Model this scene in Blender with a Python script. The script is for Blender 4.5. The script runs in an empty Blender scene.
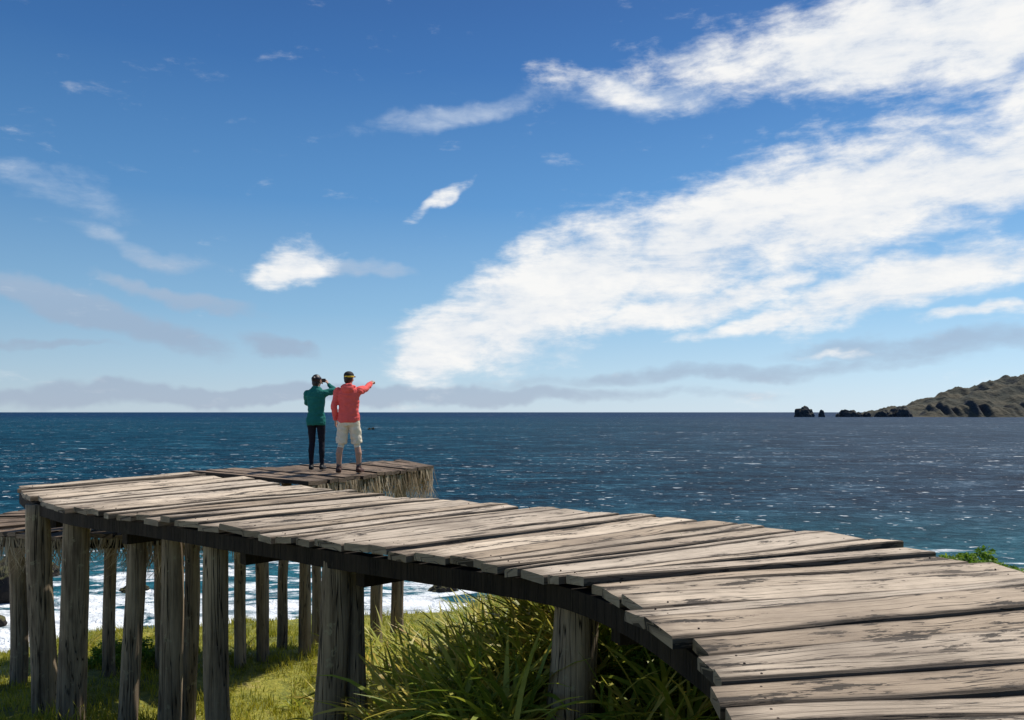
import bpy, bmesh, math, random
from mathutils import Vector, Matrix, noise
import numpy as np
random.seed(7)
R=math.radians
scene=bpy.context.scene
scene.view_settings.view_transform='Standard'
scene.view_settings.look='None'
scene.view_settings.exposure=0
SEA=-30.0

# ------------------------------------------------------------ helpers
class NT:
    def __init__(s,tree): s.t=tree; s.n=tree.nodes; s.l=tree.links
    def add(s,typ,**kw):
        n=s.n.new(typ)
        for k,v in kw.items(): setattr(n,k,v)
        return n
    def put(s,sock,v):
        if v is None: return
        if isinstance(v,bpy.types.NodeSocket): s.l.new(v,sock)
        else: sock.default_value=v
    def math(s,op,a,b=None,c=None,clamp=False):
        n=s.add('ShaderNodeMath',operation=op,use_clamp=clamp)
        s.put(n.inputs[0],a); s.put(n.inputs[1],b)
        if c is not None: s.put(n.inputs[2],c)
        return n.outputs[0]
    def vmath(s,op,a,b=None):
        n=s.add('ShaderNodeVectorMath',operation=op)
        s.put(n.inputs[0],a); s.put(n.inputs[1],b)
        return n.outputs['Value'] if op in('LENGTH','DOT_PRODUCT') else n.outputs[0]
    def mapr(s,v,a,b,c=0.0,d=1.0,smooth=True):
        n=s.add('ShaderNodeMapRange',interpolation_type='SMOOTHSTEP' if smooth else 'LINEAR')
        s.put(n.inputs[0],v); s.put(n.inputs[1],a); s.put(n.inputs[2],b); s.put(n.inputs[3],c); s.put(n.inputs[4],d)
        return n.outputs[0]
    def mapping(s,v,loc=(0,0,0),rot=(0,0,0),scale=(1,1,1),typ='POINT'):
        n=s.add('ShaderNodeMapping',vector_type=typ)
        s.l.new(v,n.inputs[0]); n.inputs[1].default_value=loc; n.inputs[2].default_value=rot; n.inputs[3].default_value=scale
        return n.outputs[0]
    def noise(s,v,scale=1,detail=4,rough=.5,dist=0):
        n=s.add('ShaderNodeTexNoise'); s.l.new(v,n.inputs['Vector'])
        n.inputs['Scale'].default_value=scale; n.inputs['Detail'].default_value=detail
        n.inputs['Roughness'].default_value=rough; n.inputs['Distortion'].default_value=dist
        return n.outputs['Fac']
    def ramp(s,v,stops):
        n=s.add('ShaderNodeValToRGB'); s.l.new(v,n.inputs[0]); e=n.color_ramp.elements
        while len(e)<len(stops): e.new(0.5)
        for i,(p,c) in enumerate(stops):
            e[i].position=p; e[i].color=(c[0],c[1],c[2],1)
        return n.outputs[0]
    def mix(s,f,a,b,bt='MIX'):
        n=s.add('ShaderNodeMix',data_type='RGBA',blend_type=bt)
        s.put(n.inputs[0],f)
        for i,v in ((6,a),(7,b)):
            if isinstance(v,tuple): v=(v[0],v[1],v[2],1)
            s.put(n.inputs[i],v)
        return n.outputs[2]
    def bump(s,h,strength=.5,dist=.01):
        n=s.add('ShaderNodeBump'); n.inputs['Strength'].default_value=strength; n.inputs['Distance'].default_value=dist
        s.l.new(h,n.inputs['Height']); return n.outputs[0]

def material(name):
    m=bpy.data.materials.new(name); m.use_nodes=True
    nt=NT(m.node_tree); b=m.node_tree.nodes['Principled BSDF']
    return m,nt,b

def mesh_obj(name,verts,faces,mat=None,parent=None,smooth=False,uvs=None):
    me=bpy.data.meshes.new(name); me.from_pydata([tuple(v) for v in verts],[],faces); me.update()
    if uvs is not None:
        uv=me.uv_layers.new(name='UVMap')
        uv.data.foreach_set('uv',np.array(uvs,dtype=np.float32).ravel())
    if smooth: me.polygons.foreach_set('use_smooth',[True]*len(me.polygons))
    ob=bpy.data.objects.new(name,me); scene.collection.objects.link(ob)
    if mat: me.materials.append(mat)
    if parent: ob.parent=parent
    return ob

def sstep(a,b,x):
    t=max(0,min(1,(x-a)/(b-a))); return t*t*(3-2*t)

# ------------------------------------------------------------ materials
def wood_planks(name,light,dark):
    m,nt,b=material(name)
    uv=nt.add('ShaderNodeUVMap').outputs[0]
    rnd=nt.add('ShaderNodeNewGeometry').outputs['Random Per Island']
    off=nt.math('MULTIPLY',rnd,137.0)
    cmb=nt.add('ShaderNodeCombineXYZ'); 
    nt.l.new(off,cmb.inputs[0]); nt.l.new(off,cmb.inputs[2])
    v=nt.vmath('ADD',uv,cmb.outputs[0])
    us=nt.add('ShaderNodeSeparateXYZ'); nt.l.new(uv,us.inputs[0]); vv=us.outputs[1]
    warp=nt.noise(nt.mapping(v,scale=(1.2,3,1)),1,1,.5)
    wv=nt.add('ShaderNodeCombineXYZ'); nt.l.new(nt.math('MULTIPLY',warp,.12),wv.inputs[1])
    v2=nt.vmath('ADD',v,wv.outputs[0])
    grain=nt.noise(nt.mapping(v2,scale=(2.6,80,1)),1,5,.72)
    blot=nt.noise(nt.mapping(v,scale=(1.8,11,1)),1,5,.72)
    crack=nt.noise(nt.mapping(v2,scale=(.8,20,1)),1,2,.5)
    ridge=nt.math('ABSOLUTE',nt.math('SUBTRACT',crack,.5))
    crkmask=nt.mapr(blot,.42,.55,.0,.016)
    crk=nt.mapr(ridge,0,crkmask)
    f=nt.math('ADD',nt.math('MULTIPLY',grain,.5),nt.math('MULTIPLY',blot,.65))
    f=nt.mapr(f,.40,.76,smooth=False)
    mid=tuple((a*.6+c*.4) for a,c in zip(light,dark))
    col=nt.ramp(f,[(0,dark),(.3,mid),(.62,light),(1,tuple(min(1,c*1.15) for c in light))])
    tint=nt.ramp(rnd,[(0,(.66,.63,.60)),(.2,(1.02,1.0,.97)),(.4,(.78,.74,.69)),(.6,(1.1,1.06,1.0)),(.8,(.66,.60,.53)),(1,(.98,.96,.94))])
    col=nt.mix(1.0,col,tint,'MULTIPLY')
    vo=nt.add('ShaderNodeTexVoronoi'); nt.l.new(nt.mapping(v,scale=(1.3,4.5,1)),vo.inputs['Vector']); vo.inputs['Scale'].default_value=1
    kn=nt.mapr(vo.outputs['Distance'],.02,.07,.6,0)
    col=nt.mix(kn,col,(dark[0]*.5,dark[1]*.42,dark[2]*.35))
    ed=nt.math('MINIMUM',nt.math('SUBTRACT',vv,.04),nt.math('SUBTRACT',.22,vv))
    ed=nt.math('ADD',ed,nt.math('MULTIPLY',nt.math('SUBTRACT',blot,.5),.05))
    col=nt.mix(nt.mapr(ed,-.004,.026,.9,0),col,(dark[0]*.4,dark[1]*.38,dark[2]*.35))
    ue=us.outputs[0]
    endm=nt.mapr(nt.math('ADD',ue,nt.math('MULTIPLY',nt.math('SUBTRACT',blot,.5),.5)),.0,.22,.6,0)
    col=nt.mix(endm,col,(dark[0]*.6,dark[1]*.58,dark[2]*.54))
    col=nt.mix(nt.mapr(crk,0,1,.85,0),col,(.02,.016,.012))
    pos=nt.add('ShaderNodeNewGeometry').outputs['Position']
    stn=nt.math('ADD',nt.math('MULTIPLY',nt.noise(pos,.9,3,.6),.6),nt.math('MULTIPLY',grain,.4))
    st=nt.mapr(stn,.46,.66,0,.65)
    col=nt.mix(st,col,(dark[0]*1.1,dark[1]*1.1,dark[2]*1.1))
    nt.l.new(col,b.inputs['Base Color']); b.inputs['Roughness'].default_value=.85
    b.inputs['Specular IOR Level'].default_value=.22
    h=nt.math('ADD',nt.math('MULTIPLY',grain,.6),nt.math('MULTIPLY',crk,.7))
    nt.l.new(nt.bump(h,.9,.014),b.inputs['Normal'])
    return m
M_deck=wood_planks('weathered_plank_wood',(.62,.525,.415),(.17,.132,.097))
M_plat=wood_planks('dark_plank_wood',(.27,.20,.145),(.08,.058,.04))

def wood_round(name,light,dark):
    m,nt,b=material(name)
    pos=nt.add('ShaderNodeNewGeometry').outputs['Position']
    g=nt.noise(nt.mapping(pos,scale=(26,26,1.3)),1,4,.7)
    bl=nt.noise(nt.mapping(pos,scale=(5,5,1.2)),1,4,.6)
    f=nt.mapr(nt.math('ADD',nt.math('MULTIPLY',g,.6),nt.math('MULTIPLY',bl,.55)),.42,.76,smooth=False)
    col=nt.ramp(f,[(0,dark),(.45,tuple((a+c)/2 for a,c in zip(light,dark))),(1,light)])
    cr=nt.noise(nt.mapping(pos,scale=(17,17,.5)),1,2,.5)
    crk=nt.mapr(nt.math('ABSOLUTE',nt.math('SUBTRACT',cr,.5)),0,.018)
    col=nt.mix(crk,(.02,.016,.012),col)
    lich=nt.mapr(nt.noise(pos,7,4,.7),.60,.68,0,.6)
    col=nt.mix(lich,col,(light[0]*.9,light[1]*1.05,light[2]*1.0))
    nt.l.new(col,b.inputs['Base Color']); b.inputs['Roughness'].default_value=.9
    b.inputs['Specular IOR Level'].default_value=.2
    nt.l.new(nt.bump(nt.math('ADD',g,crk),.9,.015),b.inputs['Normal'])
    return m
M_post=wood_round('weathered_post_wood',(.40,.305,.205),(.095,.068,.045))
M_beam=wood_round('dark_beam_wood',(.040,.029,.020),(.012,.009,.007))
def simple(name,col,rough=.8,var=.25,scale=20,spec=.3,bump=0):
    m,nt,b=material(name)
    pos=nt.add('ShaderNodeNewGeometry').outputs['Position']
    n=nt.noise(pos,scale,4,.6)
    c=nt.mix(n,tuple(x*(1-var) for x in col),tuple(x*(1+var) for x in col))
    nt.l.new(c,b.inputs['Base Color']); b.inputs['Roughness'].default_value=rough
    b.inputs['Specular IOR Level'].default_value=spec
    if bump: nt.l.new(nt.bump(n,.6,bump),b.inputs['Normal'])
    return m
def island_mat(name,stops,rough=.6,trans=.25):
    m,nt,b=material(name)
    g=nt.add('ShaderNodeNewGeometry')
    f=g.outputs['Random Per Island']
    n=nt.noise(g.outputs['Position'],1.1,3,.6)
    f=nt.math('ADD',nt.math('MULTIPLY',f,.6),nt.math('MULTIPLY',nt.mapr(n,.3,.7,smooth=False),.4))
    col=nt.ramp(f,stops)
    nt.l.new(col,b.inputs['Base Color']); b.inputs['Roughness'].default_value=rough
    b.inputs['Specular IOR Level'].default_value=.3
    tr=nt.add('ShaderNodeBsdfTranslucent'); nt.l.new(col,tr.inputs[0])
    mx=nt.add('ShaderNodeMixShader'); mx.inputs[0].default_value=trans
    nt.l.new(b.outputs[0],mx.inputs[1]); nt.l.new(tr.outputs[0],mx.inputs[2])
    nt.l.new(mx.outputs[0],m.node_tree.nodes['Material Output'].inputs[0])
    return m
M_thatch=island_mat('thatch_straw',[(0,(.20,.15,.095)),(.5,(.46,.36,.24)),(1,(.64,.54,.38))],.9,.3)
M_grass=island_mat('grass_blades',[(0,(.13,.15,.014)),(.35,(.26,.27,.022)),(.7,(.42,.37,.03)),(1,(.52,.43,.08))],.7,.4)
M_flax=island_mat('flax_leaves',[(0,(.09,.14,.016)),(.25,(.22,.28,.03)),(.5,(.42,.42,.05)),(.78,(.68,.55,.12)),(1,(.48,.26,.08))],.45,.42)
M_leaf=island_mat('shrub_leaves',[(0,(.07,.15,.015)),(.6,(.18,.30,.03)),(1,(.36,.42,.055))],.5,.4)
M_nail=simple('rusty_nail',(.05,.03,.02),.7)

# ------------------------------------------------------------ world / sky
SUN=Vector((0.52,0.46,0.92)).normalized()
sun_el=math.asin(SUN.z); sun_az=math.atan2(SUN.x,SUN.y)
w=bpy.data.worlds.new('World'); scene.world=w; w.use_nodes=True
nt=NT(w.node_tree); bg=w.node_tree.nodes['Background']
sky=nt.add('ShaderNodeTexSky',sky_type='NISHITA',sun_disc=False)
sky.sun_elevation=sun_el; sky.sun_rotation=sun_az; sky.altitude=50; sky.air_density=1.0; sky.dust_density=.6; sky.ozone_density=2.2
gen=nt.add('ShaderNodeTexCoord').outputs['Generated']
sp=nt.add('ShaderNodeSeparateXYZ'); nt.l.new(gen,sp.inputs[0])
az=nt.math('ARCTAN2',sp.outputs[0],sp.outputs[1]); el=nt.math('ARCSINE',sp.outputs[2])
ae=nt.add('ShaderNodeCombineXYZ'); nt.l.new(az,ae.inputs[0]); nt.l.new(el,ae.inputs[1]); ae=ae.outputs[0]
wn=nt.add('ShaderNodeTexNoise'); nt.l.new(ae,wn.inputs['Vector']); wn.inputs['Scale'].default_value=8; wn.inputs['Detail'].default_value=4; wn.inputs['Roughness'].default_value=.6
wc=nt.vmath('SUBTRACT',wn.outputs['Color'],(.5,.5,.5))
wc=nt.vmath('MULTIPLY',wc,(.12,.06,0))
aew=nt.vmath('ADD',ae,wc)
def sky_blob(X,Y,a,b,ang):
    A=math.atan(X/804); E=math.atan(Y/804*math.cos(A))
    k=1/804*math.cos(A)
    mp=nt.mapping(aew,loc=(A,E,0),rot=(0,0,R(ang)),scale=(a*k,b*k,1),typ='TEXTURE')
    return nt.mapr(nt.vmath('LENGTH',mp),.15,1.2,1,0)
def chain(lst):
    o=None
    for q in lst:
        wgt=q[5] if len(q)>5 else 1
        v=sky_blob(*q[:5])
        if wgt!=1: v=nt.math('MULTIPLY',v,wgt)
        o=v if o is None else nt.math('MAXIMUM',o,v)
    return o
bright=chain([(-62,70,80,52,35),(0,100,110,66,30),(60,128,140,78,28),(190,170,190,80,24),(340,205,200,76,18),(490,252,190,64,14),(640,290,190,70,10),
 (180,104,190,24,12,.9),(400,128,210,38,12,.95),(520,160,130,30,12,.9),(300,100,200,12,10,.8),
 (360,368,240,66,-3),(480,390,230,84,-8),(560,330,110,60,20,.9),(220,350,130,34,-8,.72),(110,322,120,16,-14,.5),
 (-218,139,64,24,20,.95),(-75,212,48,9,32,.6),(470,98,90,9,2,.7),(330,60,60,5,0,.6)])
faint=chain([(-410,100,170,26,-15,1.2),(-235,67,66,15,-14,1.15),(-340,118,110,13,-13,1.05),(-370,165,110,18,-12,.8),
 (-450,225,140,40,-10,.6),(-60,300,170,22,12,.75),(130,320,140,26,-8,.85),(-155,140,75,14,-5,.9),
 (-230,18,600,15,0,1.4),(200,40,400,14,3,.9),(420,66,240,20,0,.95),(-470,70,120,8,-3,.9)])
streak=nt.mapping(ae,rot=(0,0,R(-20)),scale=(5,22,1))
n1=nt.noise(streak,1,7,.64,.3)
n2=nt.noise(nt.mapping(ae,scale=(11,24,1)),1.6,7,.64,.2)
fb=nt.math('ADD',nt.math('MULTIPLY',n1,.55),nt.math('MULTIPLY',n2,.45))
fbc=nt.math('SUBTRACT',fb,.5)
d1=nt.mapr(nt.math('ADD',bright,nt.math('MULTIPLY',fbc,2.6)),.15,.95)
d2=nt.math('MULTIPLY',nt.mapr(nt.math('ADD',faint,nt.math('MULTIPLY',fbc,1.8)),.32,1.1),.55)
grad=nt.ramp(nt.mapr(el,0,.5,smooth=False),[(0,(.60,.74,.85)),(.10,(.46,.67,.85)),(.24,(.28,.53,.79)),(.50,(.105,.315,.65)),(.80,(.042,.175,.475)),(1,(.026,.118,.37))])
grad=nt.mix(1.0,grad,(10,10,10),'MULTIPLY')
azb=nt.mapr(az,-.6,.6,.84,1.14,smooth=False)
hs=nt.add('ShaderNodeHueSaturation'); nt.l.new(grad,hs.inputs['Color']); nt.l.new(azb,hs.inputs['Value']); grad=hs.outputs[0]
skycol=nt.mix(nt.mapr(el,.45,.9,.88,0),sky.outputs[0],grad)
shade=nt.mapr(fb,.36,.58,smooth=False)
cc=nt.mix(shade,(7.1,7.7,8.5),(9.6,9.55,9.4))
greyc=nt.mix(nt.mapr(el,.07,.28),(3.4,4.0,5.3),(7.5,8.2,9.0))
c1=nt.mix(d2,skycol,greyc)
c2=nt.mix(nt.math('MULTIPLY',d1,.97),c1,cc)
nt.l.new(c2,bg.inputs[0]); bg.inputs[1].default_value=.10
try:
    w.cycles.sampling_method='MANUAL'; w.cycles.sample_map_resolution=512
except Exception: pass

sun=bpy.data.lights.new('sun','SUN'); sun.energy=5.0; sun.angle=R(.5); sun.color=(1,.95,.87)
so=bpy.data.objects.new('sun',sun); scene.collection.objects.link(so)
so.rotation_euler=SUN.to_track_quat('Z','Y').to_euler(); so.location=SUN*50

# ------------------------------------------------------------ terrain
def ground_z(x,y):
    pts=[(-200,6),(-20,.6),(0,-.6),(3,-1.1),(6,-2.0),(10,-2.8),(14,-3.25),(17,-3.75),(20,-4.3),(400,-6)]
    z=pts[-1][1]
    for (a,za),(b,zb) in zip(pts,pts[1:]):
        if y<=b: z=za+(zb-za)*max(0,(y-a))/(b-a); break
    z+=.75*sstep(-2.2,.8,x)*sstep(4,7,y)+.75*sstep(2.5,5,x)*sstep(6,8,y)*(1-sstep(10,16,y))
    z+=.35*sstep(-1.1,.5,x)*sstep(3,5.5,y)*(1-sstep(7.5,9.5,y))
    n=noise.noise(Vector((x*.25,y*.25,0)))*.25+noise.noise(Vector((x*.9,y*.9,3)))*.10+noise.noise(Vector((x*2.6,y*2.6,7)))*.04
    z+=n*sstep(2,8,abs(x)+y)
    e=noise.noise(Vector((x*.13,y*.13,9)))*2.0
    q=max(y-20.3+e, -(x+8.6)-.16*(y-9)+e*.5)
    if q>0:
        dz=.35*q*q if q<2 else 1.4+(q-2)*2.1*(1+.35*noise.noise(Vector((x*.3,y*.3,z*.2))))
        z-=dz
    return max(z,SEA-3)
xs=np.concatenate([np.linspace(-400,-40,20)[:-1],np.linspace(-40,-14,27)[:-1],np.linspace(-14,12,120),np.linspace(12,40,30)[1:],np.linspace(40,400,20)[1:]])
ys=np.concatenate([np.linspace(-400,-20,18)[:-1],np.linspace(-20,2,20)[:-1],np.linspace(2,26,110),np.linspace(26,60,36)[1:]])
V=[];F=[]
for y in ys:
    for x in xs: V.append((x,y,ground_z(x,y)))
nx=len(xs)
for j in range(len(ys)-1):
    for i in range(nx-1): F.append((j*nx+i,j*nx+i+1,(j+1)*nx+i+1,(j+1)*nx+i))
m,n_,b=material('grassy_soil')
pos=n_.add('ShaderNodeNewGeometry').outputs['Position']
a=n_.noise(pos,.9,5,.7); c=n_.noise(pos,9,4,.7)
f=n_.mapr(n_.math('ADD',n_.math('MULTIPLY',a,.6),n_.math('MULTIPLY',c,.4)),.36,.64,smooth=False)
col=n_.ramp(f,[(0,(.06,.065,.014)),(.4,(.16,.17,.022)),(.75,(.30,.28,.035)),(1,(.36,.30,.08))])
s=n_.add('ShaderNodeSeparateXYZ'); n_.l.new(n_.add('ShaderNodeNewGeometry').outputs['Normal'],s.inputs[0])
col=n_.mix(n_.mapr(s.outputs[2],.45,.7),(.07,.055,.04),col)
n_.l.new(col,b.inputs['Base Color']); b.inputs['Roughness'].default_value=.95; n_.l.new(n_.bump(c,1,.08),b.inputs['Normal'])
ground=mesh_obj('ground',V,F,m,smooth=True)

# ------------------------------------------------------------ ocean
m,n_,b=material('ocean_water')
pos=n_.add('ShaderNodeNewGeometry').outputs['Position']
sx=n_.add('ShaderNodeSeparateXYZ'); n_.l.new(pos,sx.inputs[0]); X,Y=sx.outputs[0],sx.outputs[1]
swell=n_.noise(n_.mapping(pos,rot=(0,0,R(10)),scale=(.022,.045,1)),1,6,.70,.5)
chop=n_.noise(n_.mapping(pos,rot=(0,0,R(-8)),scale=(.20,.28,1)),1,5,.75,.6)
far=n_.noise(n_.mapping(pos,scale=(.0016,.0035,1)),1,4,.6)
wv=n_.math('ADD',n_.math('MULTIPLY',swell,.5),n_.math('MULTIPLY',chop,.5))
wvr=n_.mapr(n_.math('ADD',wv,n_.math('MULTIPLY',n_.math('SUBTRACT',far,.5),.10)),.40,.63,smooth=False)
deep=n_.ramp(wvr,[(0,(.001,.010,.022)),(.45,(.002,.037,.068)),(.75,(.009,.080,.128)),(1,(.09,.23,.29))])
slate=n_.ramp(wvr,[(0,(.004,.012,.027)),(.45,(.013,.036,.067)),(.75,(.038,.080,.125)),(1,(.17,.23,.29))])
ratio=n_.math('DIVIDE',X,n_.math('ADD',Y,200))
rm=n_.mapr(n_.math('ADD',ratio,n_.math('MULTIPLY',n_.math('SUBTRACT',far,.5),.5)),-.10,.40)
col=n_.mix(rm,deep,slate)  # slate grey of the light on the right-hand sea, put into the colour
shal=n_.mapr(Y,130,290,1,0)
col=n_.mix(n_.math('MULTIPLY',shal,.7),col,n_.mix(wvr,(.006,.08,.115),(.04,.20,.24)))
col=n_.mix(n_.mapr(Y,1200,8000,0,.9),col,(.003,.024,.070))
wc=n_.noise(n_.mapping(pos,rot=(0,0,R(10)),scale=(.17,.26,1)),1,4,.62,.3)
wcf=n_.noise(n_.mapping(pos,rot=(0,0,R(10)),scale=(.045,.07,1)),1,4,.68,.2)
patch=n_.math('MULTIPLY',n_.math('SUBTRACT',far,.5),.20)
cap=n_.math('MULTIPLY',n_.mapr(n_.math('ADD',wc,patch),.640,.690),n_.mapr(Y,350,900,1,0))
capf=n_.math('MULTIPLY',n_.mapr(n_.math('ADD',wcf,patch),.65,.70),n_.mapr(Y,250,600,0,.9))
cap=n_.math('MAXIMUM',cap,capf)
sf=n_.noise(n_.mapping(pos,rot=(0,0,R(-15)),scale=(.05,.10,1)),1,7,.70,1.2)
near=n_.mapr(Y,95,225,.21,-.17,smooth=False)
surf=n_.mapr(n_.math('ADD',sf,near),.53,.64)
foam=n_.math('MAXIMUM',cap,surf,clamp=True)
col=n_.mix(foam,col,(.84,.87,.88))
n_.l.new(col,b.inputs['Base Color'])
b.inputs['IOR'].default_value=1.33; b.inputs['Specular IOR Level'].default_value=.05
n_.l.new(n_.mapr(foam,0,1,.55,.9),b.inputs['Roughness'])
n_.l.new(n_.bump(wv,1.0,4.0),b.inputs['Normal'])
S=90000
mesh_obj('ocean',[(-S,-S,SEA),(S,-S,SEA),(S,S,SEA),(-S,S,SEA)],[(0,1,2,3)],m)

# ------------------------------------------------------------ rocks, headland
def rock_mat(name,c1,c2,c3,sc):
    m,n_,b=material(name)
    pos=n_.add('ShaderNodeNewGeometry').outputs['Position']
    a=n_.noise(pos,sc,6,.65)
    s=n_.add('ShaderNodeSeparateXYZ'); n_.l.new(n_.add('ShaderNodeNewGeometry').outputs['Normal'],s.inputs[0])
    veg=n_.mix(n_.mapr(a,.38,.62),c2,c3)
    col=n_.mix(n_.mapr(n_.math('ADD',s.outputs[2],n_.math('MULTIPLY',n_.math('SUBTRACT',a,.5),.8)),.45,.85),c1,veg)
    n_.l.new(col,b.inputs['Base Color']); b.inputs['Roughness'].default_value=.95
    b.inputs['Specular IOR Level'].default_value=.1
    n_.l.new(n_.bump(a,1,.3/sc),b.inputs['Normal'])
    return m
M_rock=rock_mat('sea_rock',(.035,.03,.027),(.06,.055,.03),(.10,.095,.04),.6)
M_head=rock_mat('headland_rock',(.050,.054,.062),(.052,.056,.046),(.095,.084,.060),.007)
prof=[(1900,-6),(2330,0),(2400,30),(2480,52),(2560,46),(2640,70),(2720,88),(2830,124),(2980,172),(3150,205),(3300,240),(3600,320),(4200,390),(5200,440),(7000,480)]
def pz(x):
    for (a,za),(c,zc) in zip(prof,prof[1:]):
        if a<=x<=c: return za+(zc-za)*(x-a)/(c-a)
    return prof[0][1] if x<prof[0][0] else prof[-1][1]
xs=np.concatenate([np.linspace(2250,3700,190),np.linspace(3700,7000,60)[1:]]); ys=np.linspace(4500,7600,130)
V=[];F=[]
for y in ys:
    for x in xs:
        h=pz(x)*.88
        yc=5400+ (x-2400)*.15
        t=(y-yc)
        fr=noise.fractal(Vector((x*.006,y*.006,1)),.8,2.1,6)
        rg=noise.ridged_multi_fractal(Vector((x*.004,y*.0025,4)),.9,2.1,5,1,2)-1.2
        fall=math.exp(-(abs(t)/(160+h*2.0))**2.4)
        z=SEA-8+(h+8)*fall*(1+.12*fr)+(fr*20+rg*22)*fall
        t2=y-(4950+60*math.sin(x*.01)); h2=(56+34*noise.noise(Vector((x*.012,0,5)))+44*noise.noise(Vector((x*.03,2,5))))*sstep(2500,2650,x)
        z=max(z,SEA-8+(h2+8)*math.exp(-(abs(t2)/110)**4)*(1+.35*fr))
        V.append((x,y,z))
nx=len(xs)
for j in range(len(ys)-1):
    for i in range(nx-1): F.append((j*nx+i,j*nx+i+1,(j+1)*nx+i+1,(j+1)*nx+i))
mesh_obj('headland',V,F,M_head,smooth=True)
def rock(name,x,y,z,sx,sy,sz,seed,mat):
    bm=bmesh.new(); bmesh.ops.create_icosphere(bm,subdivisions=4,radius=1)
    for v in bm.verts:
        p=v.co.copy()
        d=1+.38*noise.fractal(p*1.3+Vector((seed*3.1,0,0)),1,2,5)
        if p.z>.0: p.z=p.z**.8
        v.co=Vector((p.x*sx*d,p.y*sy*d,p.z*sz*d))
    me=bpy.data.meshes.new(name); bm.to_mesh(me); bm.free()
    ob=bpy.data.objects.new(name,me); scene.collection.objects.link(ob); ob.location=(x,y,z); me.materials.append(mat)
    return ob
D=5000/804
for px,wd,hh,sd in [(805,9,10,1),(822,3,6,2),(848,9,7,3),(868,5,4,4),(884,8,7,5),(902,10,9,6),(838,2.5,3,9),(858,4,4,10),(893,5,6,12),(796,2,2.5,14)]:
    rock('sea_stack',(px-512)*D,5000,SEA-4,wd*D*.95,wd*D,(hh+1)*D,sd,M_head)
rock('sea_rock',-252,1420,SEA-1,4,4,3.5,12,M_rock); rock('sea_rock',-246,1424,SEA-1,3,3,4.5,13,M_rock)
for x,y,s,h,sd in [(-84,134,5,6,20),(-86,122,6,4,21),(-79,116,5,3,22),(-92,150,6,4,23),(-76,108,4,2.5,24),(-20,118,3,1.5,25),(-66,140,2.5,1.2,26),(-12,140,2.5,1.4,27)]:
    rock('sea_rock',x,y,SEA-.3,s,s*.8,h,sd,M_rock)

# ------------------------------------------------------------ boardwalk
pairs=[((.45,.2),(3.3,-.3)),((.60,1.4),(3.55,1.0)),((.70,2.2),(3.70,2.2)),((.78,2.74),(3.76,3.05)),((.84,3.34),(3.72,4.0)),((.79,3.79),(3.62,4.7)),
 ((.61,4.56),(3.38,5.35)),((.31,5.18),(3.05,6.40)),((-.05,5.52),(2.55,7.25)),((-.45,5.80),(1.95,7.80)),((-1.38,6.44),(.93,8.53)),
 ((-2.33,7.15),(-.14,9.27)),((-3.69,8.15),(-1.54,10.2)),((-4.84,8.90),(-3.0,11.4)),((-5.6,9.6),(-4.0,12.4)),((-6.25,10.3),(-4.75,13.0)),((-6.95,11.26),(-5.6,13.7))]
def cr(p0,p1,p2,p3,t):
    return .5*((2*p1)+(-p0+p2)*t+(2*p0-5*p1+4*p2-p3)*t*t+(-p0+3*p1-3*p2+p3)*t**3)
def sample(side):
    P=[Vector(p[side]) for p in pairs]; P=[2*P[0]-P[1]]+P+[2*P[-1]-P[-2]]
    out=[]
    for i in range(1,len(P)-2):
        for k in range(20): out.append(cr(P[i-1],P[i],P[i+1],P[i+2],k/20))
    out.append(P[-2]); return out
NE=sample(0); FE=sample(1); NS=len(NE)
def pair_at(t):
    i=min(int(t),NS-2); f=t-i
    return NE[i].lerp(NE[i+1],f), FE[i].lerp(FE[i+1],f)
mids=[(NE[i]+FE[i])/2 for i in range(NS)]; cum=[0]
for i in range(1,NS): cum.append(cum[-1]+(mids[i]-mids[i-1]).length)
def t_at(s):
    if s<=0: return 0
    for i in range(1,NS):
        if cum[i]>=s: return i-1+(s-cum[i-1])/(cum[i]-cum[i-1])
    return NS-1
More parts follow.
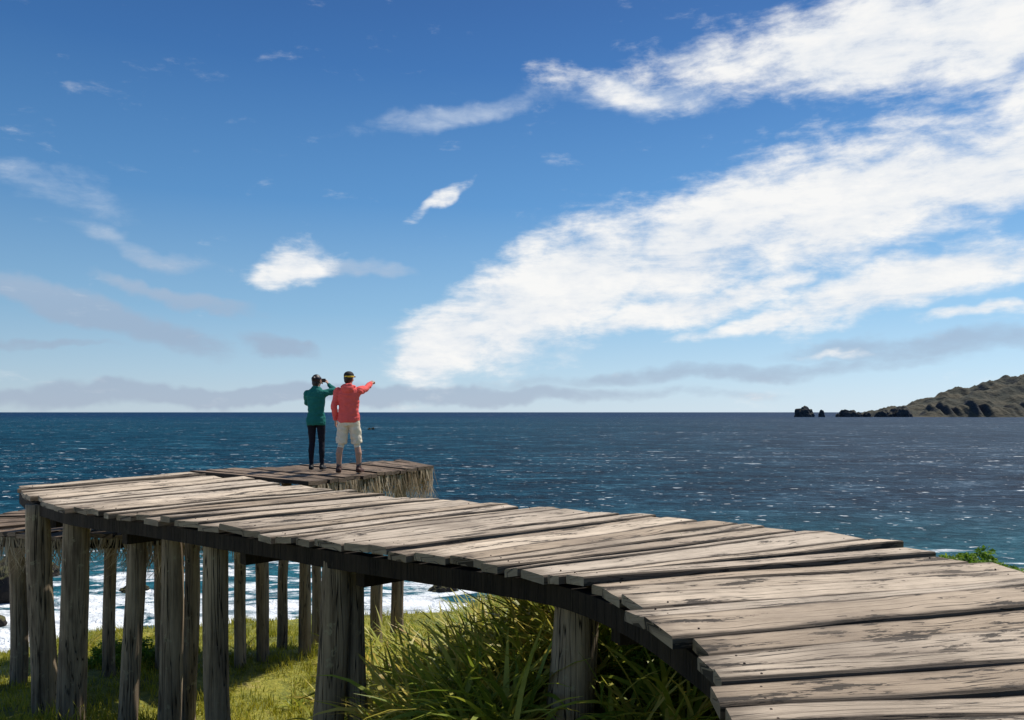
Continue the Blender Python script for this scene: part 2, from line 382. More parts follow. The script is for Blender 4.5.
class Boards:
    def __init__(s): s.V=[];s.F=[];s.UV=[];s.nails=[]
    def board(s,a0,b0,a1,b1,ztop,th,seg=10,warp=.014,wav=.011,zj=.012):
        base=len(s.V); sd=random.random()*100
        L=(b0-a0).length; n=8
        tilt=random.uniform(-.012,.012); zo=random.uniform(-zj,zj); cup=random.uniform(-.004,.003)
        za=random.uniform(-.018,.014); zb=random.uniform(-.016,.016)
        for k in range(seg+1):
            f=k/seg
            p=a0.lerp(b0,f); q=a1.lerp(b1,f)
            d=(q-p); W=d.length; d=d/W
            w0=noise.noise(Vector((sd,f*L*1.7,0)))*wav*2; w1=noise.noise(Vector((sd,f*L*1.7,5)))*wav*2
            p=p+d*w0; q=q+d*w1; W=(q-p).length
            zz=ztop+zo+za*(1-f)+zb*f+noise.noise(Vector((sd,f*L*.9,9)))*warp
            ch=.010
            for (o,dz) in ((0,-th),(0,-ch),(ch,0),(W*.5,cup),(W-ch,0),(W,-ch),(W,-th),(W*.5,-th)):
                pt=p+d*o
                s.V.append((pt.x,pt.y,zz+dz+tilt*(o/W-.5)*2))
        vs=[0,.03,.04,.13,.22,.24,.28,.4,.5]
        for k in range(seg):
            for i in range(n):
                i2=(i+1)%n
                s.F.append((base+(k+1)*n+i,base+(k+1)*n+i2,base+k*n+i2,base+k*n+i))
                u0=k/seg*L; u1=(k+1)/seg*L; v0=vs[i]; v1=vs[i+1]
                s.UV+= [(u1,v0),(u1,v1),(u0,v1),(u0,v0)]
        s.F.append(tuple(base+i for i in range(n))); s.UV+=[(0,.06+.015*i) for i in range(n)]
        e=base+seg*n
        s.F.append(tuple(e+i for i in range(n))[::-1]); s.UV+=[(L,.06+.015*i) for i in range(n)]
        for f in (.06,.95):
            for g in (.25,.75):
                pt=a0.lerp(b0,f).lerp(a1.lerp(b1,f),g+random.uniform(-.08,.08))
                s.nails.append((pt.x+random.uniform(-.03,.03),pt.y,ztop+zo+za*(1-f)+zb*f+.001))
def nails_obj(name,pts,parent):
    V=[];F=[]
    for x,y,z in pts:
        b=len(V); n=7
        for dz,r in ((-.02,.0055),(.0,.0055),(.002,.003)):
            for i in range(n): V.append((x+r*math.cos(i*6.283/n),y+r*math.sin(i*6.283/n),z+dz))
        for k in range(2):
            for i in range(n): F.append((b+k*n+i,b+k*n+(i+1)%n,b+(k+1)*n+(i+1)%n,b+(k+1)*n+i))
        F.append(tuple(b+2*n+i for i in range(n)))
    return mesh_obj(name,V,F,M_nail,parent)
B=Boards(); s_=0.0; total=cum[-1]
while s_<total-.12:
    wdt=random.choice([.18,.22,.27,.3,.33,.36])*random.uniform(.93,1.07)
    gap=random.uniform(.016,.042)
    e_=min(s_+wdt,total)
    na,fa=pair_at(t_at(s_)); nb,fb_=pair_at(t_at(e_-gap))
    dr=(fa-na).normalized(); o1=random.uniform(-.06,.07); o2=random.uniform(-.14,.14)
    o1b=o1+random.uniform(-.025,.025); o2b=o2+random.uniform(-.03,.03)
    sk=random.uniform(-.012,.012)
    dr2=(fb_-nb).normalized()
    tdir=Vector((-dr.y,dr.x))
    B.board(nb-dr2*o1b+tdir*sk,fb_+dr2*o2b,na-dr*o1+tdir*sk*.5,fa+dr*o2,0,.058,seg=12)
    s_=e_
deck=mesh_obj('wooden_boardwalk',B.V,B.F,M_deck,uvs=B.UV)
nails_obj('nails',B.nails,deck)

def beam_along(name,pts,wd,z0,z1,mat,parent):
    V=[];F=[]
    for i,p in enumerate(pts):
        a=pts[max(0,i-1)]; c=pts[min(len(pts)-1,i+1)]
        d=(c-a).normalized(); n=Vector((-d.y,d.x))
        j=noise.noise(Vector((i*.4,z0*9,2)))*.008
        for o,z in ((-wd/2+j,z0+j),(wd/2+j,z0+j),(wd/2+j,z1),(-wd/2+j,z1)):
            V.append((p.x+n.x*o,p.y+n.y*o,z))
    for i in range(len(pts)-1):
        for k in range(4):
            F.append((i*4+k,i*4+(k+1)%4,(i+1)*4+(k+1)%4,(i+1)*4+k))
    F.append((3,2,1,0)); e=(len(pts)-1)*4; F.append((e,e+1,e+2,e+3))
    return mesh_obj(name,V,F,mat,parent)
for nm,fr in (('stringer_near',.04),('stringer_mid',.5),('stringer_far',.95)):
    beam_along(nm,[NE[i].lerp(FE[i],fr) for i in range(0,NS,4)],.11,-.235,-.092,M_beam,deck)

def post(name,x,y,r,ztop,parent,lean=(0,0),mat=M_post,sd=0):
    zb=ground_z(x,y)-.4; V=[];F=[]; n=18; rings=26
    for k in range(rings+1):
        f=k/rings; z=zb+(ztop-zb)*f
        for i in range(n):
            a=i*2*math.pi/n
            rr=r*(1.08-.12*f)*(1+.12*noise.noise(Vector((math.cos(a)*1.1,math.sin(a)*1.1,z*.7+sd*5)))+.06*noise.noise(Vector((math.cos(a)*4,math.sin(a)*4,z*1.5+sd*5))))
            cx=x+lean[0]*(1-f)+.05*noise.noise(Vector((z*.6,sd,1))); cy=y+lean[1]*(1-f)+.05*noise.noise(Vector((z*.6,sd,4)))
            V.append((cx+rr*math.cos(a),cy+rr*math.sin(a),z))
    for k in range(rings):
        for i in range(n): F.append((k*n+i,k*n+(i+1)%n,(k+1)*n+(i+1)%n,(k+1)*n+i))
    F.append(tuple(rings*n+i for i in range(n)))
    return mesh_obj(name,V,F,mat,parent,smooth=True)
def PX(px,d): return (px-512)/804*d
posts=[(PX(577,5.46),5.46,.155,-.10),(PX(337,6.74),6.74,.125,-.10),(PX(354,6.85),6.85,.085,-.12),(PX(216,7.85),7.85,.115,-.1),(PX(172,8.45),8.45,.11,-.1),
 (PX(192,9.6),9.6,.09,-.1),(PX(137,8.85),8.85,.10,-.1),(PX(78,9.45),9.45,.15,-.1),(PX(38,10.05),10.05,.14,-.1),
 (.72,8.1,.12,-.24),(2.9,6.0,.14,-.24),(3.4,3.6,.14,-.24),(1.45,3.2,.12,-.24),(3.3,1.2,.14,-.24),(1.2,1.2,.12,-.24)]
for i,(x,y,r,zt) in enumerate(posts):
    post('post_%d'%(i+1),x,y,r,zt,deck,lean=(random.uniform(-.12,.12),random.uniform(-.05,.05)),sd=i)
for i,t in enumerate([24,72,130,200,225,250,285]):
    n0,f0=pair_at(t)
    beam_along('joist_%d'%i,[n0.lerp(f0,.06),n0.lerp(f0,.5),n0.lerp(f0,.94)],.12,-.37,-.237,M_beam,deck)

# ------------------------------------------------------------ lookout platform with thatch
PA=Vector((-3.05,12.0)); PB=Vector((-1.55,15.95)); PC=Vector((-2.40,17.5)); PD=Vector((-5.75,14.3))
B=Boards(); s_=0; Ln=(PB-PA).length
while s_<1:
    wd=random.uniform(.2,.28)/Ln; e_=min(1,s_+wd)
    g=.014/Ln
    a0=PA.lerp(PB,s_); b0=PD.lerp(PC,s_); a1=PA.lerp(PB,e_-g); b1=PD.lerp(PC,e_-g)
    dr=(b0-a0).normalized(); o=random.uniform(-.04,.07)
    B.board(a0-dr*o,b0+dr*random.uniform(-.05,.05),a1-dr*o,b1,.0,.06,seg=8,zj=.003,warp=.003)
    s_=e_
plat=mesh_obj('lookout_platform',B.V,B.F,M_plat,uvs=B.UV)
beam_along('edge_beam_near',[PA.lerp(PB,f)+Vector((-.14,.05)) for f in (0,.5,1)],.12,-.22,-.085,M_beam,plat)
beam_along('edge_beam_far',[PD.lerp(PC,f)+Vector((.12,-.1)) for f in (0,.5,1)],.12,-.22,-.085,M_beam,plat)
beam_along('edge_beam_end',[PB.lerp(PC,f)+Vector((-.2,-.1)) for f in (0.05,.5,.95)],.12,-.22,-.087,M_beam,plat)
for i,(px,d,r) in enumerate([(240,13.0,.09),(261,13.5,.10),(286,14.7,.09),(305,14.0,.10),(316,15.6,.085),(378,14.9,.105),(400,15.5,.115)]):
    post('post_%d'%(i+1),PX(px,d),d,r,-.08,plat,lean=(random.uniform(-.10,.10),0),sd=30+i)
def thatch(name,path,parent,ztop,length,per_m=260,depth=.22,slant=.15):
    V=[];F=[]
    for a,c in zip(path,path[1:]):
        d=(c-a); L=d.length; d=d/L; nrm=Vector((-d.y,d.x))
        for k in range(int(L*per_m)):
            f=random.random(); inn=random.random()**1.5*depth
            p=a+d*L*f+nrm*inn
            l=length*random.uniform(.4,1.1)*(1+.7*noise.noise(Vector((p.x*2.5,p.y*2.5,0))))
            w_=random.uniform(.005,.013); sl=(random.gauss(0,.40)+.8*noise.noise(Vector((p.x*3,p.y*3,5))))*l; inw=slant*l*random.uniform(-1.6,1.2)
            b=len(V); ang=random.uniform(-.9,.9); wd=Vector((d.x*math.cos(ang)-d.y*math.sin(ang),d.x*math.sin(ang)+d.y*math.cos(ang)))*w_
            for q in range(4):
                g=q/3; c0=p+d*sl*g*g+nrm*inw*g; z=ztop-l*g; ww=wd*(1-.75*g)
                V.append((c0.x-ww.x,c0.y-ww.y,z)); V.append((c0.x+ww.x,c0.y+ww.y,z))
            for q in range(3): F.append((b+2*q,b+2*q+1,b+2*q+3,b+2*q+2))
    return mesh_obj(name,V,F,M_thatch,parent)
thatch('thatch_fringe',[PA+Vector((.0,-.04)),PB+Vector((.0,-.08)),PC+Vector((-.15,-.1))],plat,-.06,.58,260,.3)
thatch('thatch_fringe_far',[PC+Vector((-.1,-.1)),PD+Vector((.1,-.1))],plat,-.07,.45,90)

C0=Vector((-6.1,13.2)); rad=2.3; zl=-.62
B=Boards(); n=36
angs=[R(95+i*(300/n)) for i in range(n+1)]
for i in range(n):
    a,bb=angs[i],angs[i+1]-.006
    ro=rad+random.uniform(-.04,.05)
    i0=C0+Vector((math.cos(a),math.sin(a)))*.5; i1=C0+Vector((math.cos(bb),math.sin(bb)))*.5
    o0=C0+Vector((math.cos(a),math.sin(a)))*ro; o1=C0+Vector((math.cos(bb),math.sin(bb)))*ro
    B.board(i1,o1,i0,o0,zl,.06,seg=6)
low=mesh_obj('lookout_platform.001',B.V,B.F,M_plat,uvs=B.UV)
ring=[C0+Vector((math.cos(a),math.sin(a)))*(rad-.1) for a in angs]
beam_along('rim_beam',ring,.12,zl-.2,zl-.09,M_beam,low)
ring=[C0+Vector((math.cos(a),math.sin(a)))*(rad+.04) for a in angs[::2]]
thatch('thatch_fringe',ring,low,zl-.05,.50,240)
for i,(px,d,r) in enumerate([(19,11.9,.11),(110,12.0,.085),(160,12.6,.085)]):
    post('post_%d'%(i+1),PX(px,d),d,r,zl-.1,low,sd=50+i,lean=(random.uniform(-.05,.05),0))
for o in (deck,plat,low):
    bm=bmesh.new(); bm.from_mesh(o.data); bmesh.ops.recalc_face_normals(bm,faces=bm.faces[:]); bm.to_mesh(o.data); bm.free()

# ------------------------------------------------------------ vegetation
def blades(name,spec,mat,seg):
    V=[];F=[]
    for (x,y,z,L,wd,yaw,lean0,curl,twist) in spec:
        b=len(V); dx,dy=math.cos(yaw),math.sin(yaw); ax,ay=-dy,dx
        px_,py_,pz_=x,y,z; ang=lean0
        for k in range(seg+1):
            g=k/seg; ww=wd*(1-g**2.2)*(.65+.35*min(1,g*4)) if k<seg else wd*.04
            tw=twist*g; ox,oy=ax*math.cos(tw)*ww,ay*math.cos(tw)*ww; oz=math.sin(tw)*ww
            V.append((px_-ox,py_-oy,pz_-oz)); V.append((px_+ox,py_+oy,pz_+oz))
            st=L/seg; px_+=dx*math.sin(ang)*st; py_+=dy*math.sin(ang)*st; pz_+=math.cos(ang)*st; ang+=curl/seg
        for k in range(seg): F.append((b+2*k,b+2*k+1,b+2*k+3,b+2*k+2))
    return mesh_obj(name,V,F,mat)
rnd=random.Random(3)
sp=[]
while len(sp)<52000:
    y=rnd.uniform(7.0,22); x=rnd.uniform(-.66*y,1.0 if y<14 else 1.5)
    dn=noise.noise(Vector((x*.8,y*.8,2)))+.6*noise.noise(Vector((x*2.5,y*2.5,8)))
    if dn<-.35 and rnd.random()<.75: continue
    z=ground_z(x,y)
    if z<-7: continue
    for q in range(3):
        h=rnd.uniform(.05,.16)*(1+1.8*max(0,dn))
        sp.append((x+rnd.uniform(-.05,.05),y+rnd.uniform(-.05,.05),z-.02,h,rnd.uniform(.004,.009),rnd.uniform(0,6.283),rnd.uniform(0,.5),rnd.uniform(.2,1.4),0))
blades('grass',sp,M_grass,3)
sp=[]
def clump(x,y,s=1.0,n=55):
    z=ground_z(x,y)-.05
    for i in range(n):
        yaw=rnd.uniform(0,6.283); sp.append((x+rnd.gauss(0,.10)*s,y+rnd.gauss(0,.10)*s,z,rnd.uniform(.6,1.2)*s,rnd.uniform(.018,.034)*s,yaw,rnd.uniform(.08,.8),rnd.uniform(.5,2.1),rnd.uniform(-.9,.9)))
k=0
while k<190:
    y=rnd.uniform(7.6,14.2); x=rnd.uniform(-2.9,3.0)
    lo=-.165*y-.05
    if x<lo+rnd.uniform(-.5,.3): continue
    clump(x,y,rnd.uniform(.75,1.15)*(1.0 if y<11 else .92),44); k+=1
k=0
while k<110:
    y=rnd.uniform(4.8,7.6); x=rnd.uniform(-1.3,1.9)
    if x<-.155*y+rnd.uniform(-.1,.2): continue
    if math.hypot(x-.44,y-5.46)<.40 or y<4.9+abs(x-.9)*.4: continue
    clump(x,y,rnd.uniform(.65,1.0),48); k+=1
for (x,y) in [(-9.2,17),(-8.2,15.5),(-1.6,15),(-5.2,16),(-7.8,11.6),(-3.2,18.5),(-2.6,12.5),(-2.9,10.8),(-4.6,13.6),(-6.8,14.4)]: clump(x,y,.5,34)
blades('flax_bushes',sp,M_flax,7)

def shrub(name,x,y,z,rx,ry,rz,nleaf,seed,ls=.035):
    rr=random.Random(seed); V=[];F=[]
    for i in range(26):
        a=rr.uniform(0,6.283); e=rr.uniform(.2,1.5)
        tip=Vector((math.cos(a)*math.cos(e)*rx*.9,math.sin(a)*math.cos(e)*ry*.9,rz*(.3+.65*math.sin(e))))
        b=len(V); 
        for g,r in ((0,.014),(.5,.009),(1,.003)):
            p=tip*g+Vector((rr.gauss(0,.02),rr.gauss(0,.02),0))
            for q in range(4): V.append((x+p.x+r*math.cos(q*1.57),y+p.y+r*math.sin(q*1.57),z+p.z))
        for k in range(2):
            for q in range(4): F.append((b+k*4+q,b+k*4+(q+1)%4,b+(k+1)*4+(q+1)%4,b+(k+1)*4+q))
    for i in range(nleaf):
        d=Vector((rr.gauss(0,1),rr.gauss(0,1),rr.gauss(0,1))).normalized(); d.z=abs(d.z)
        lump=1+.45*noise.noise(d*2.6+Vector((seed,0,0)))
        rad_=rr.uniform(.55,1)**.5*lump
        c=Vector((x+d.x*rx*rad_,y+d.y*ry*rad_,z+rz*.15+d.z*rz*.85*rad_))
        u=Vector((rr.gauss(0,1),rr.gauss(0,1),rr.gauss(0,.6))).normalized(); v=u.cross(Vector((rr.gauss(0,1),rr.gauss(0,1),rr.gauss(0,1)))).normalized()
        s=ls*rr.uniform(.6,1.3); b=len(V)
        for p in (c-u*s,c+v*s*.4,c+u*s,c-v*s*.4): V.append(tuple(p))
        F.append((b,b+1,b+2,b+3))
    return mesh_obj(name,V,F,M_leaf)
shrub('shrub',5.0,8.75,ground_z(5.0,8.75)-.05,.5,.4,-.47-ground_z(5.0,8.75),5000,1)
shrub('shrub.001',1.15,5.9,ground_z(1.15,5.9)-.05,.55,.45,.66,8000,2,.03)
shrub('shrub.004',-1.4,9.4,ground_z(-1.4,9.4)-.05,.5,.45,.5,4500,5)
shrub('shrub.005',-6.2,12.9,ground_z(-6.2,12.9)-.05,.6,.5,.4,4500,6)

# ------------------------------------------------------------ people
class Fig:
    def __init__(s): s.p=[]; s.bm=bmesh.new()
    def _loft(s,rings,caps=True):
        n=20; rs=[]
        for c,ax,ay,rx,ry in rings:
            rs.append([s.bm.verts.new(c+ax*rx*math.cos(i*2*math.pi/n)+ay*ry*math.sin(i*2*math.pi/n)) for i in range(n)])
        for a,c in zip(rs,rs[1:]):
            for i in range(n): s.bm.faces.new((a[i],a[(i+1)%n],c[(i+1)%n],c[i]))
        s.bm.faces.new(rs[0][::-1]); s.bm.faces.new(rs[-1])
    def cap(s,label,p0,r0,p1,r1,flat=(1,1),ref=Vector((1,0,0)),flatend=False):
        p0=Vector(p0);p1=Vector(p1); d=(p1-p0); L=d.length; d/=L
        ax=(ref-d*ref.dot(d)); 
        if ax.length<.05: ax=Vector((0,1,0))-d*d.y
        ax.normalize(); ay=d.cross(ax)
        R_=[]
        for k in range(1,6):
            a=math.pi/2*(1-k/6); R_.append((p0-d*r0*math.sin(a),ax,ay,r0*math.cos(a)*flat[0],r0*math.cos(a)*flat[1]))
        for k in range(5):
            g=k/4; r=r0+(r1-r0)*g; R_.append((p0.lerp(p1,g),ax,ay,r*flat[0],r*flat[1]))
        if not flatend:
            for k in range(1,6):
                a=math.pi/2*(k/6); R_.append((p1+d*r1*math.sin(a),ax,ay,r1*math.cos(a)*flat[0],r1*math.cos(a)*flat[1]))
        s._loft(R_); s.p.append((label,'c',p0,p1,r0*min(flat)*.5+r0*max(flat)*.5,r1*(min(flat)+max(flat))*.5))
    def torso(s,label,rings):
        s._loft([(Vector((x,y,z)),Vector((1,0,0)),Vector((0,1,0)),rx,ry) for x,y,z,rx,ry in rings])
        s.p.append((label,'t',rings))
    def ell(s,label,c,sx,sy,sz,M=None):
        M=M or Matrix.Identity(3); c=Vector(c)
        r=bmesh.ops.create_uvsphere(s.bm,u_segments=20,v_segments=14,radius=1)
        for v in r['verts']: v.co=c+M@Vector((v.co.x*sx,v.co.y*sy,v.co.z*sz))
        s.p.append((label,'e',c,(sx,sy,sz),M.transposed()))
    def dist(s,pr,q):
        if pr[1]=='c':
            _,_,a,b,ra,rb=pr; d=b-a; t=max(0,min(1,(q-a).dot(d)/d.length_squared)); return (q-(a+d*t)).length-(ra+(rb-ra)*t)
        if pr[1]=='e':
            l=pr[4]@(q-pr[2]); sx,sy,sz=pr[3]
            return (Vector((l.x/sx,l.y/sy,l.z/sz)).length-1)*min(sx,sy,sz)
        rg=pr[2]
        if q.z<=rg[0][2]: r=rg[0]
        elif q.z>=rg[-1][2]: r=rg[-1]
        else:
            for a,b in zip(rg,rg[1:]):
                if a[2]<=q.z<=b[2]:
                    t=(q.z-a[2])/(b[2]-a[2]); r=[a[i]+(b[i]-a[i])*t for i in range(5)]; break
        k=(math.hypot((q.x-r[0])/r[3],(q.y-r[1])/r[4])-1)*min(r[3],r[4])
        dz=max(rg[0][2]-q.z,q.z-rg[-1][2],0)
        return max(k,0)+dz if dz>0 else k
    def hand(s,w_,f,nrm,th,curl,label='skin'):
        w_=Vector(w_); f=Vector(f).normalized(); nrm=Vector(nrm); nrm=(nrm-f*nrm.dot(f)).normalized()
        sdir=f.cross(nrm); sdir=sdir if sdir.dot(Vector(th))>0 else -sdir
        for o in (-.028,-.009,.010,.028):
            s.cap(label,w_+sdir*o*.6,.017,w_+f*.085+sdir*o,.0145)
        for i,(o,L) in enumerate(((.030,.072),(.010,.082),(-.010,.076),(-.029,.060))):
            c=curl[i]; p=w_+f*.09+sdir*o; a=c*.4
            for k,(seg,r) in enumerate(((.45,.0098),(.31,.0088),(.24,.0078))):
                d=f*math.cos(a)+nrm*math.sin(a)+sdir*(o*2.2)
                d.normalize(); q=p+d*L*seg; s.cap(label,p,r,q,r*.93); p=q; a+=c*.7
        p=w_+f*.025+sdir*.03; d=(f*.65+sdir*.75+nrm*.25).normalized(); q=p+d*.042; s.cap(label,p,.0125,q,.011)
        d=(f*.9+sdir*.3+nrm*.35).normalized(); s.cap(label,q,.011,q+d*.032,.009)
    def head(s,c,yaw,pitch=0,hair='hair'):
        c=Vector(c); M=(Matrix.Rotation(yaw,3,'Z')@Matrix.Rotation(pitch,3,'X'))
        P=lambda x,y,z: c+M@Vector((x,y,z))
        s.ell('skin',P(0,.0,.0),.072,.090,.100,M)
        s.cap('skin',P(0,.03,-.05),.052,P(0,.052,-.085),.030)
        s.cap('skin',P(0,.085,.005),.010,P(0,.106,-.028),.014)
        s.ell('skin',P(0,.082,.028),.050,.016,.010,M)
        for sx in (-1,1):
            s.ell('eye',P(sx*.030,.080,.008),.012,.011,.008,M)
            s.ell('skin',P(sx*.076,-.005,-.008),.010,.020,.032,M)
            s.ell('skin',P(sx*.035,.062,-.03),.02,.02,.02,M)
        s.ell('lip',P(0,.088,-.058),.023,.010,.008,M)
        return P,M
    def build(s,name,mats,voxel=.0065):
        bmesh.ops.recalc_face_normals(s.bm,faces=s.bm.faces[:])
        me=bpy.data.meshes.new(name+'_src'); s.bm.to_mesh(me); s.bm.free()
        ob=bpy.data.objects.new(name,me); scene.collection.objects.link(ob)
        r=ob.modifiers.new('r','REMESH'); r.mode='VOXEL'; r.voxel_size=voxel; r.use_smooth_shade=True
        sm=ob.modifiers.new('s','SMOOTH'); sm.factor=.5; sm.iterations=3
        dg=bpy.context.evaluated_depsgraph_get(); dg.update()
        nm=bpy.data.meshes.new_from_object(ob.evaluated_get(dg)); ob.modifiers.clear(); ob.data=nm
        nm.materials.clear()
        labs=list(mats); 
        for l in labs: nm.materials.append(mats[l])
        cloth={'jacket','pants','shorts'}
        vl={}
        idx=[]
        for p in nm.polygons:
            q=p.center; best=min(s.p,key=lambda pr:s.dist(pr,q)); idx.append(labs.index(best[0]))
            if best[0] in cloth:
                for v in p.vertices: vl[v]=best[0]
        nm.polygons.foreach_set('material_index',idx)
        nm.polygons.foreach_set('use_smooth',[True]*len(idx))
        nor=[v.normal.copy() for v in nm.vertices]
        for vi,l in vl.items():
            v=nm.vertices[vi]; q=v.co
            amp=.014 if l!='pants' else .005
            f=noise.noise(Vector((q.x*9,q.y*9,q.z*16)))+.5*noise.noise(Vector((q.x*20+3,q.y*20,q.z*26)))
            v.co=q+nor[vi]*f*amp
        nm.update(); return ob
def cloth_mat(name,col,var=.10): return simple(name,col,.85,var,14,.15,.004)
M_skin=simple('skin',(.46,.25,.165),.55,.08,30,.35); M_hair=simple('hair',(.015,.011,.009),.5,.3,90,.4)
M_eye=simple('eye',(.03,.02,.015),.2,.1); M_lip=simple('lip',(.32,.11,.09),.5,.1)
matsM=dict(skin=M_skin,eye=M_eye,lip=M_lip,hair=M_hair,jacket=cloth_mat('coral_hoodie',(.78,.12,.105)),shorts=cloth_mat('beige_shorts',(.76,.65,.50)),
  sock=cloth_mat('grey_socks',(.10,.09,.09)),shoe=simple('brown_shoes',(.07,.03,.02),.6),cap=simple('dark_cap',(.02,.018,.018),.8),band=simple('yellow_cap_band',(.75,.5,.04),.7))
f=Fig()
for sx,fx,fy,kx,ky in ((-1,-.165,-.02,-.135,.02),(1,.165,.03,.125,.05)):
    hip=(sx*.092,0,.90); kn=(kx,ky,.49); an=(fx,fy,.10)
    f.cap('skin',kn,.054,(fx*.97+kx*.03,fy-.012,.33),.054); f.cap('skin',(fx*.97,fy-.012,.34),.055,an,.037)
    f.cap('sock',(fx,fy,.17),.043,(fx,fy,.09),.042)
    f.cap('shorts',(sx*.088,0,.88),.100,(kx,ky,.50),.094,flat=(1,1.0),flatend=True)
    f.cap('shoe',(fx,fy-.045,.045),.045,(fx+sx*.03,fy+.13,.036),.036,flat=(1.08,.95)); f.cap('shoe',(fx,fy-.005,.095),.047,(fx,fy-.02,.05),.048)
    f.cap('shoe',(fx,fy-.05,.016),.018,(fx+sx*.03,fy+.14,.016),.018,flat=(2.5,.9))
f.torso('shorts',[(0,0,.80,.16,.11),(0,0,.88,.175,.125),(0,0,.97,.165,.115)])
f.torso('jacket',[(0,0,.86,.178,.135),(0,0,.90,.190,.142),(0,0,.98,.182,.135),(0,0,1.10,.172,.128),(0,-.005,1.22,.182,.135),(0,-.012,1.33,.195,.135),(0,-.012,1.40,.190,.118),(0,-.01,1.45,.135,.09),(0,-.01,1.49,.072,.07)])
f.cap('skin',(0,.0,1.44),.055,(0,.01,1.55),.052)
f.cap('jacket',(-.178,-.01,1.395),.072,(-.245,-.04,1.14),.056); f.cap('jacket',(-.245,-.04,1.14),.056,(-.235,.03,.93),.044)
f.hand((-.235,.035,.90),(.02,.14,-1),(1,.1,0),(0,1,0),(.7,.8,.85,.9))
f.cap('jacket',(.178,.0,1.40),.074,(.25,.19,1.44),.057); f.cap('jacket',(.25,.19,1.44),.057,(.295,.40,1.53),.044)
f.hand((.30,.42,1.54),(.20,.85,.36),(0,.2,-1),(-1,0,0),(.05,1.5,1.6,1.6))
f.ell('jacket',(0,-.115,1.44),.112,.062,.085); f.ell('jacket',(.065,-.03,1.475),.058,.075,.032); f.ell('jacket',(-.065,-.03,1.475),.058,.075,.032)
P,M=f.head((0.0,.01,1.615),R(-18))
f.ell('hair',P(0,-.018,.0),.079,.086,.085,M); f.cap('hair',P(0,-.055,-.045),.045,P(0,-.05,-.06),.04,flat=(1.3,.8))
f.ell('cap',P(0,-.005,.052),.084,.099,.070,M); f.torso('band',[tuple(P(0,-.004,.018))+(.087,.100),tuple(P(0,-.004,.038))+(.087,.100)])
f.cap('cap',P(0,.09,.035),.05,P(0,.135,.030),.045,flat=(1.3,.22))
man=f.build('man',matsM)
man.location=(-2.79,13.75,.012)
matsW=dict(skin=M_skin,eye=M_eye,lip=M_lip,hair=M_hair,jacket=cloth_mat('teal_jacket',(.014,.14,.12)),pants=cloth_mat('black_leggings',(.012,.013,.02)),
  shoe=simple('dark_shoes',(.02,.018,.018),.6),cap=simple('knit_headband',(.025,.02,.03),.9))
f=Fig()
for sx,fx,fy,kx,ky in ((-1,-.085,.0,-.078,.03),(1,.10,.02,.088,.05)):
    kn=(kx,ky,.49); an=(fx,fy,.09)
    f.cap('pants',(sx*.082,0,.90),.088,kn,.055); f.cap('pants',kn,.055,(fx,fy-.014,.34),.053); f.cap('pants',(fx,fy-.014,.34),.053,an,.035)
    f.cap('shoe',(fx,fy-.04,.042),.041,(fx+sx*.02,fy+.12,.034),.033); f.cap('shoe',(fx,fy-.005,.085),.040,(fx,fy-.015,.05),.043)
    f.cap('shoe',(fx,fy-.045,.016),.017,(fx+sx*.02,fy+.125,.016),.017,flat=(2.3,.9))
f.torso('pants',[(0,0,.80,.15,.105),(0,-.01,.88,.168,.122),(0,0,1.0,.14,.10)])
f.torso('jacket',[(0,0,.80,.172,.130),(0,-.008,.87,.178,.136),(0,0,.98,.156,.115),(0,0,1.08,.145,.108),(0,0,1.20,.160,.116),(0,-.005,1.32,.178,.118),(0,-.01,1.39,.17,.105),(0,-.008,1.44,.12,.085),(0,0,1.50,.06,.06)])
f.cap('skin',(0,0,1.43),.048,(0.01,.01,1.55),.046)
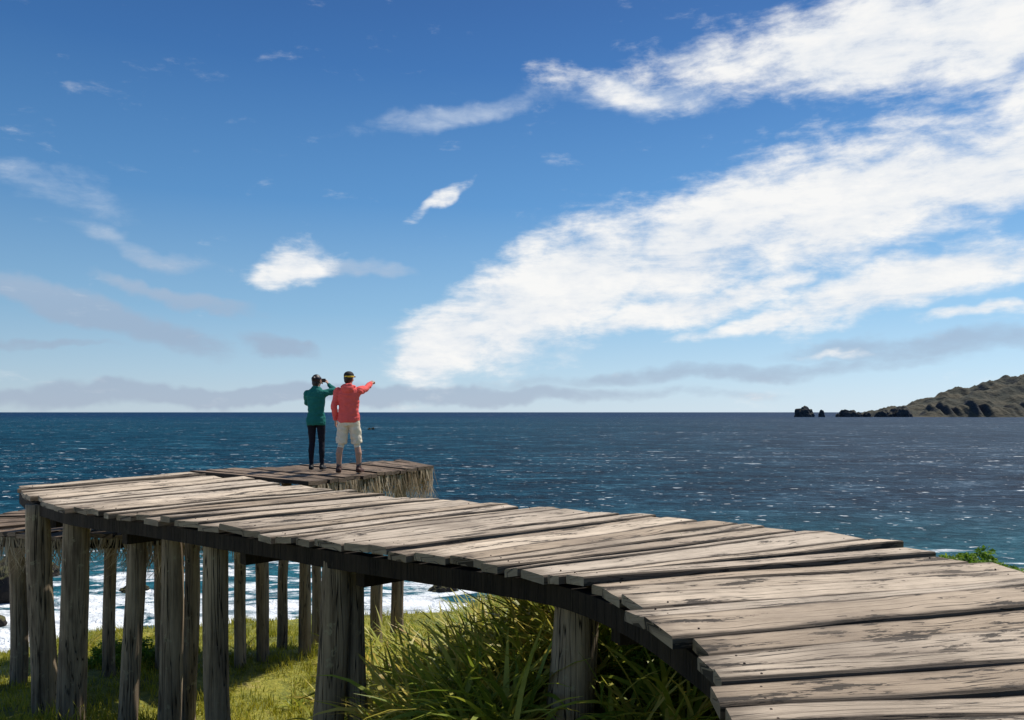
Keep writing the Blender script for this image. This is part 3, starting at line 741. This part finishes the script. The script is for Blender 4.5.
f.cap('jacket',(.155,0,1.375),.068,(.325,.10,1.425),.053); f.cap('jacket',(.325,.10,1.425),.053,(.185,.195,1.53),.040)
f.cap('jacket',(-.155,0,1.37),.068,(-.205,.165,1.20),.054); f.cap('jacket',(-.205,.165,1.20),.054,(-.045,.225,1.46),.040)
f.hand((.175,.20,1.54),(-.35,.10,.60),(-.6,0,-.4),(0,-1,.3),(1.1,1.2,1.2,1.3))
f.hand((-.035,.228,1.475),(.40,0,.80),(.7,-.2,-.3),(0,-1,.2),(1.0,1.1,1.2,1.3))
f.torso('jacket',[(0,-.005,1.44,.082,.078),(0,-.003,1.50,.072,.070)])
P,M=f.head((.012,.015,1.605),R(-22))
f.ell('hair',P(0,-.018,.014),.083,.094,.098,M); f.ell('hair',P(0,-.05,-.045),.066,.055,.072,M); f.ell('hair',P(0,-.105,.03),.038,.04,.04,M)
f.torso('cap',[tuple(P(0,-.008,.02))+(.086,.101),tuple(P(0,-.008,.055))+(.082,.096)])
woman=f.build('woman',matsW)
woman.location=(-3.52,14.45,.012)
bm=bmesh.new(); bmesh.ops.create_cube(bm,size=1); 
for v in bm.verts: v.co=Vector((v.co.x*.115,v.co.y*.035,v.co.z*.07))
bmesh.ops.bevel(bm,geom=bm.edges[:],offset=.006,segments=2,affect='EDGES')
r=bmesh.ops.create_cone(bm,cap_ends=True,segments=20,radius1=.028,radius2=.024,depth=.04)
for v in r['verts']: v.co=Vector((v.co.x,v.co.z+.036,v.co.y))
me=bpy.data.meshes.new('compact_camera'); bm.to_mesh(me); bm.free(); me.materials.append(simple('camera_body',(.02,.02,.02),.4))
co=bpy.data.objects.new('held_camera',me); scene.collection.objects.link(co); co.parent=woman; co.location=(.08,.165,1.61); co.rotation_euler=(0,0,R(-22))

# ------------------------------------------------------------ camera
cd=bpy.data.cameras.new('camera'); cd.sensor_width=36; cd.lens=804*36/1024; cd.shift_y=52/1024; cd.clip_start=.05; cd.clip_end=200000
c=bpy.data.objects.new('camera',cd); scene.collection.objects.link(c); c.location=(0,0,1.05); c.rotation_euler=(R(90),0,0); scene.camera=c
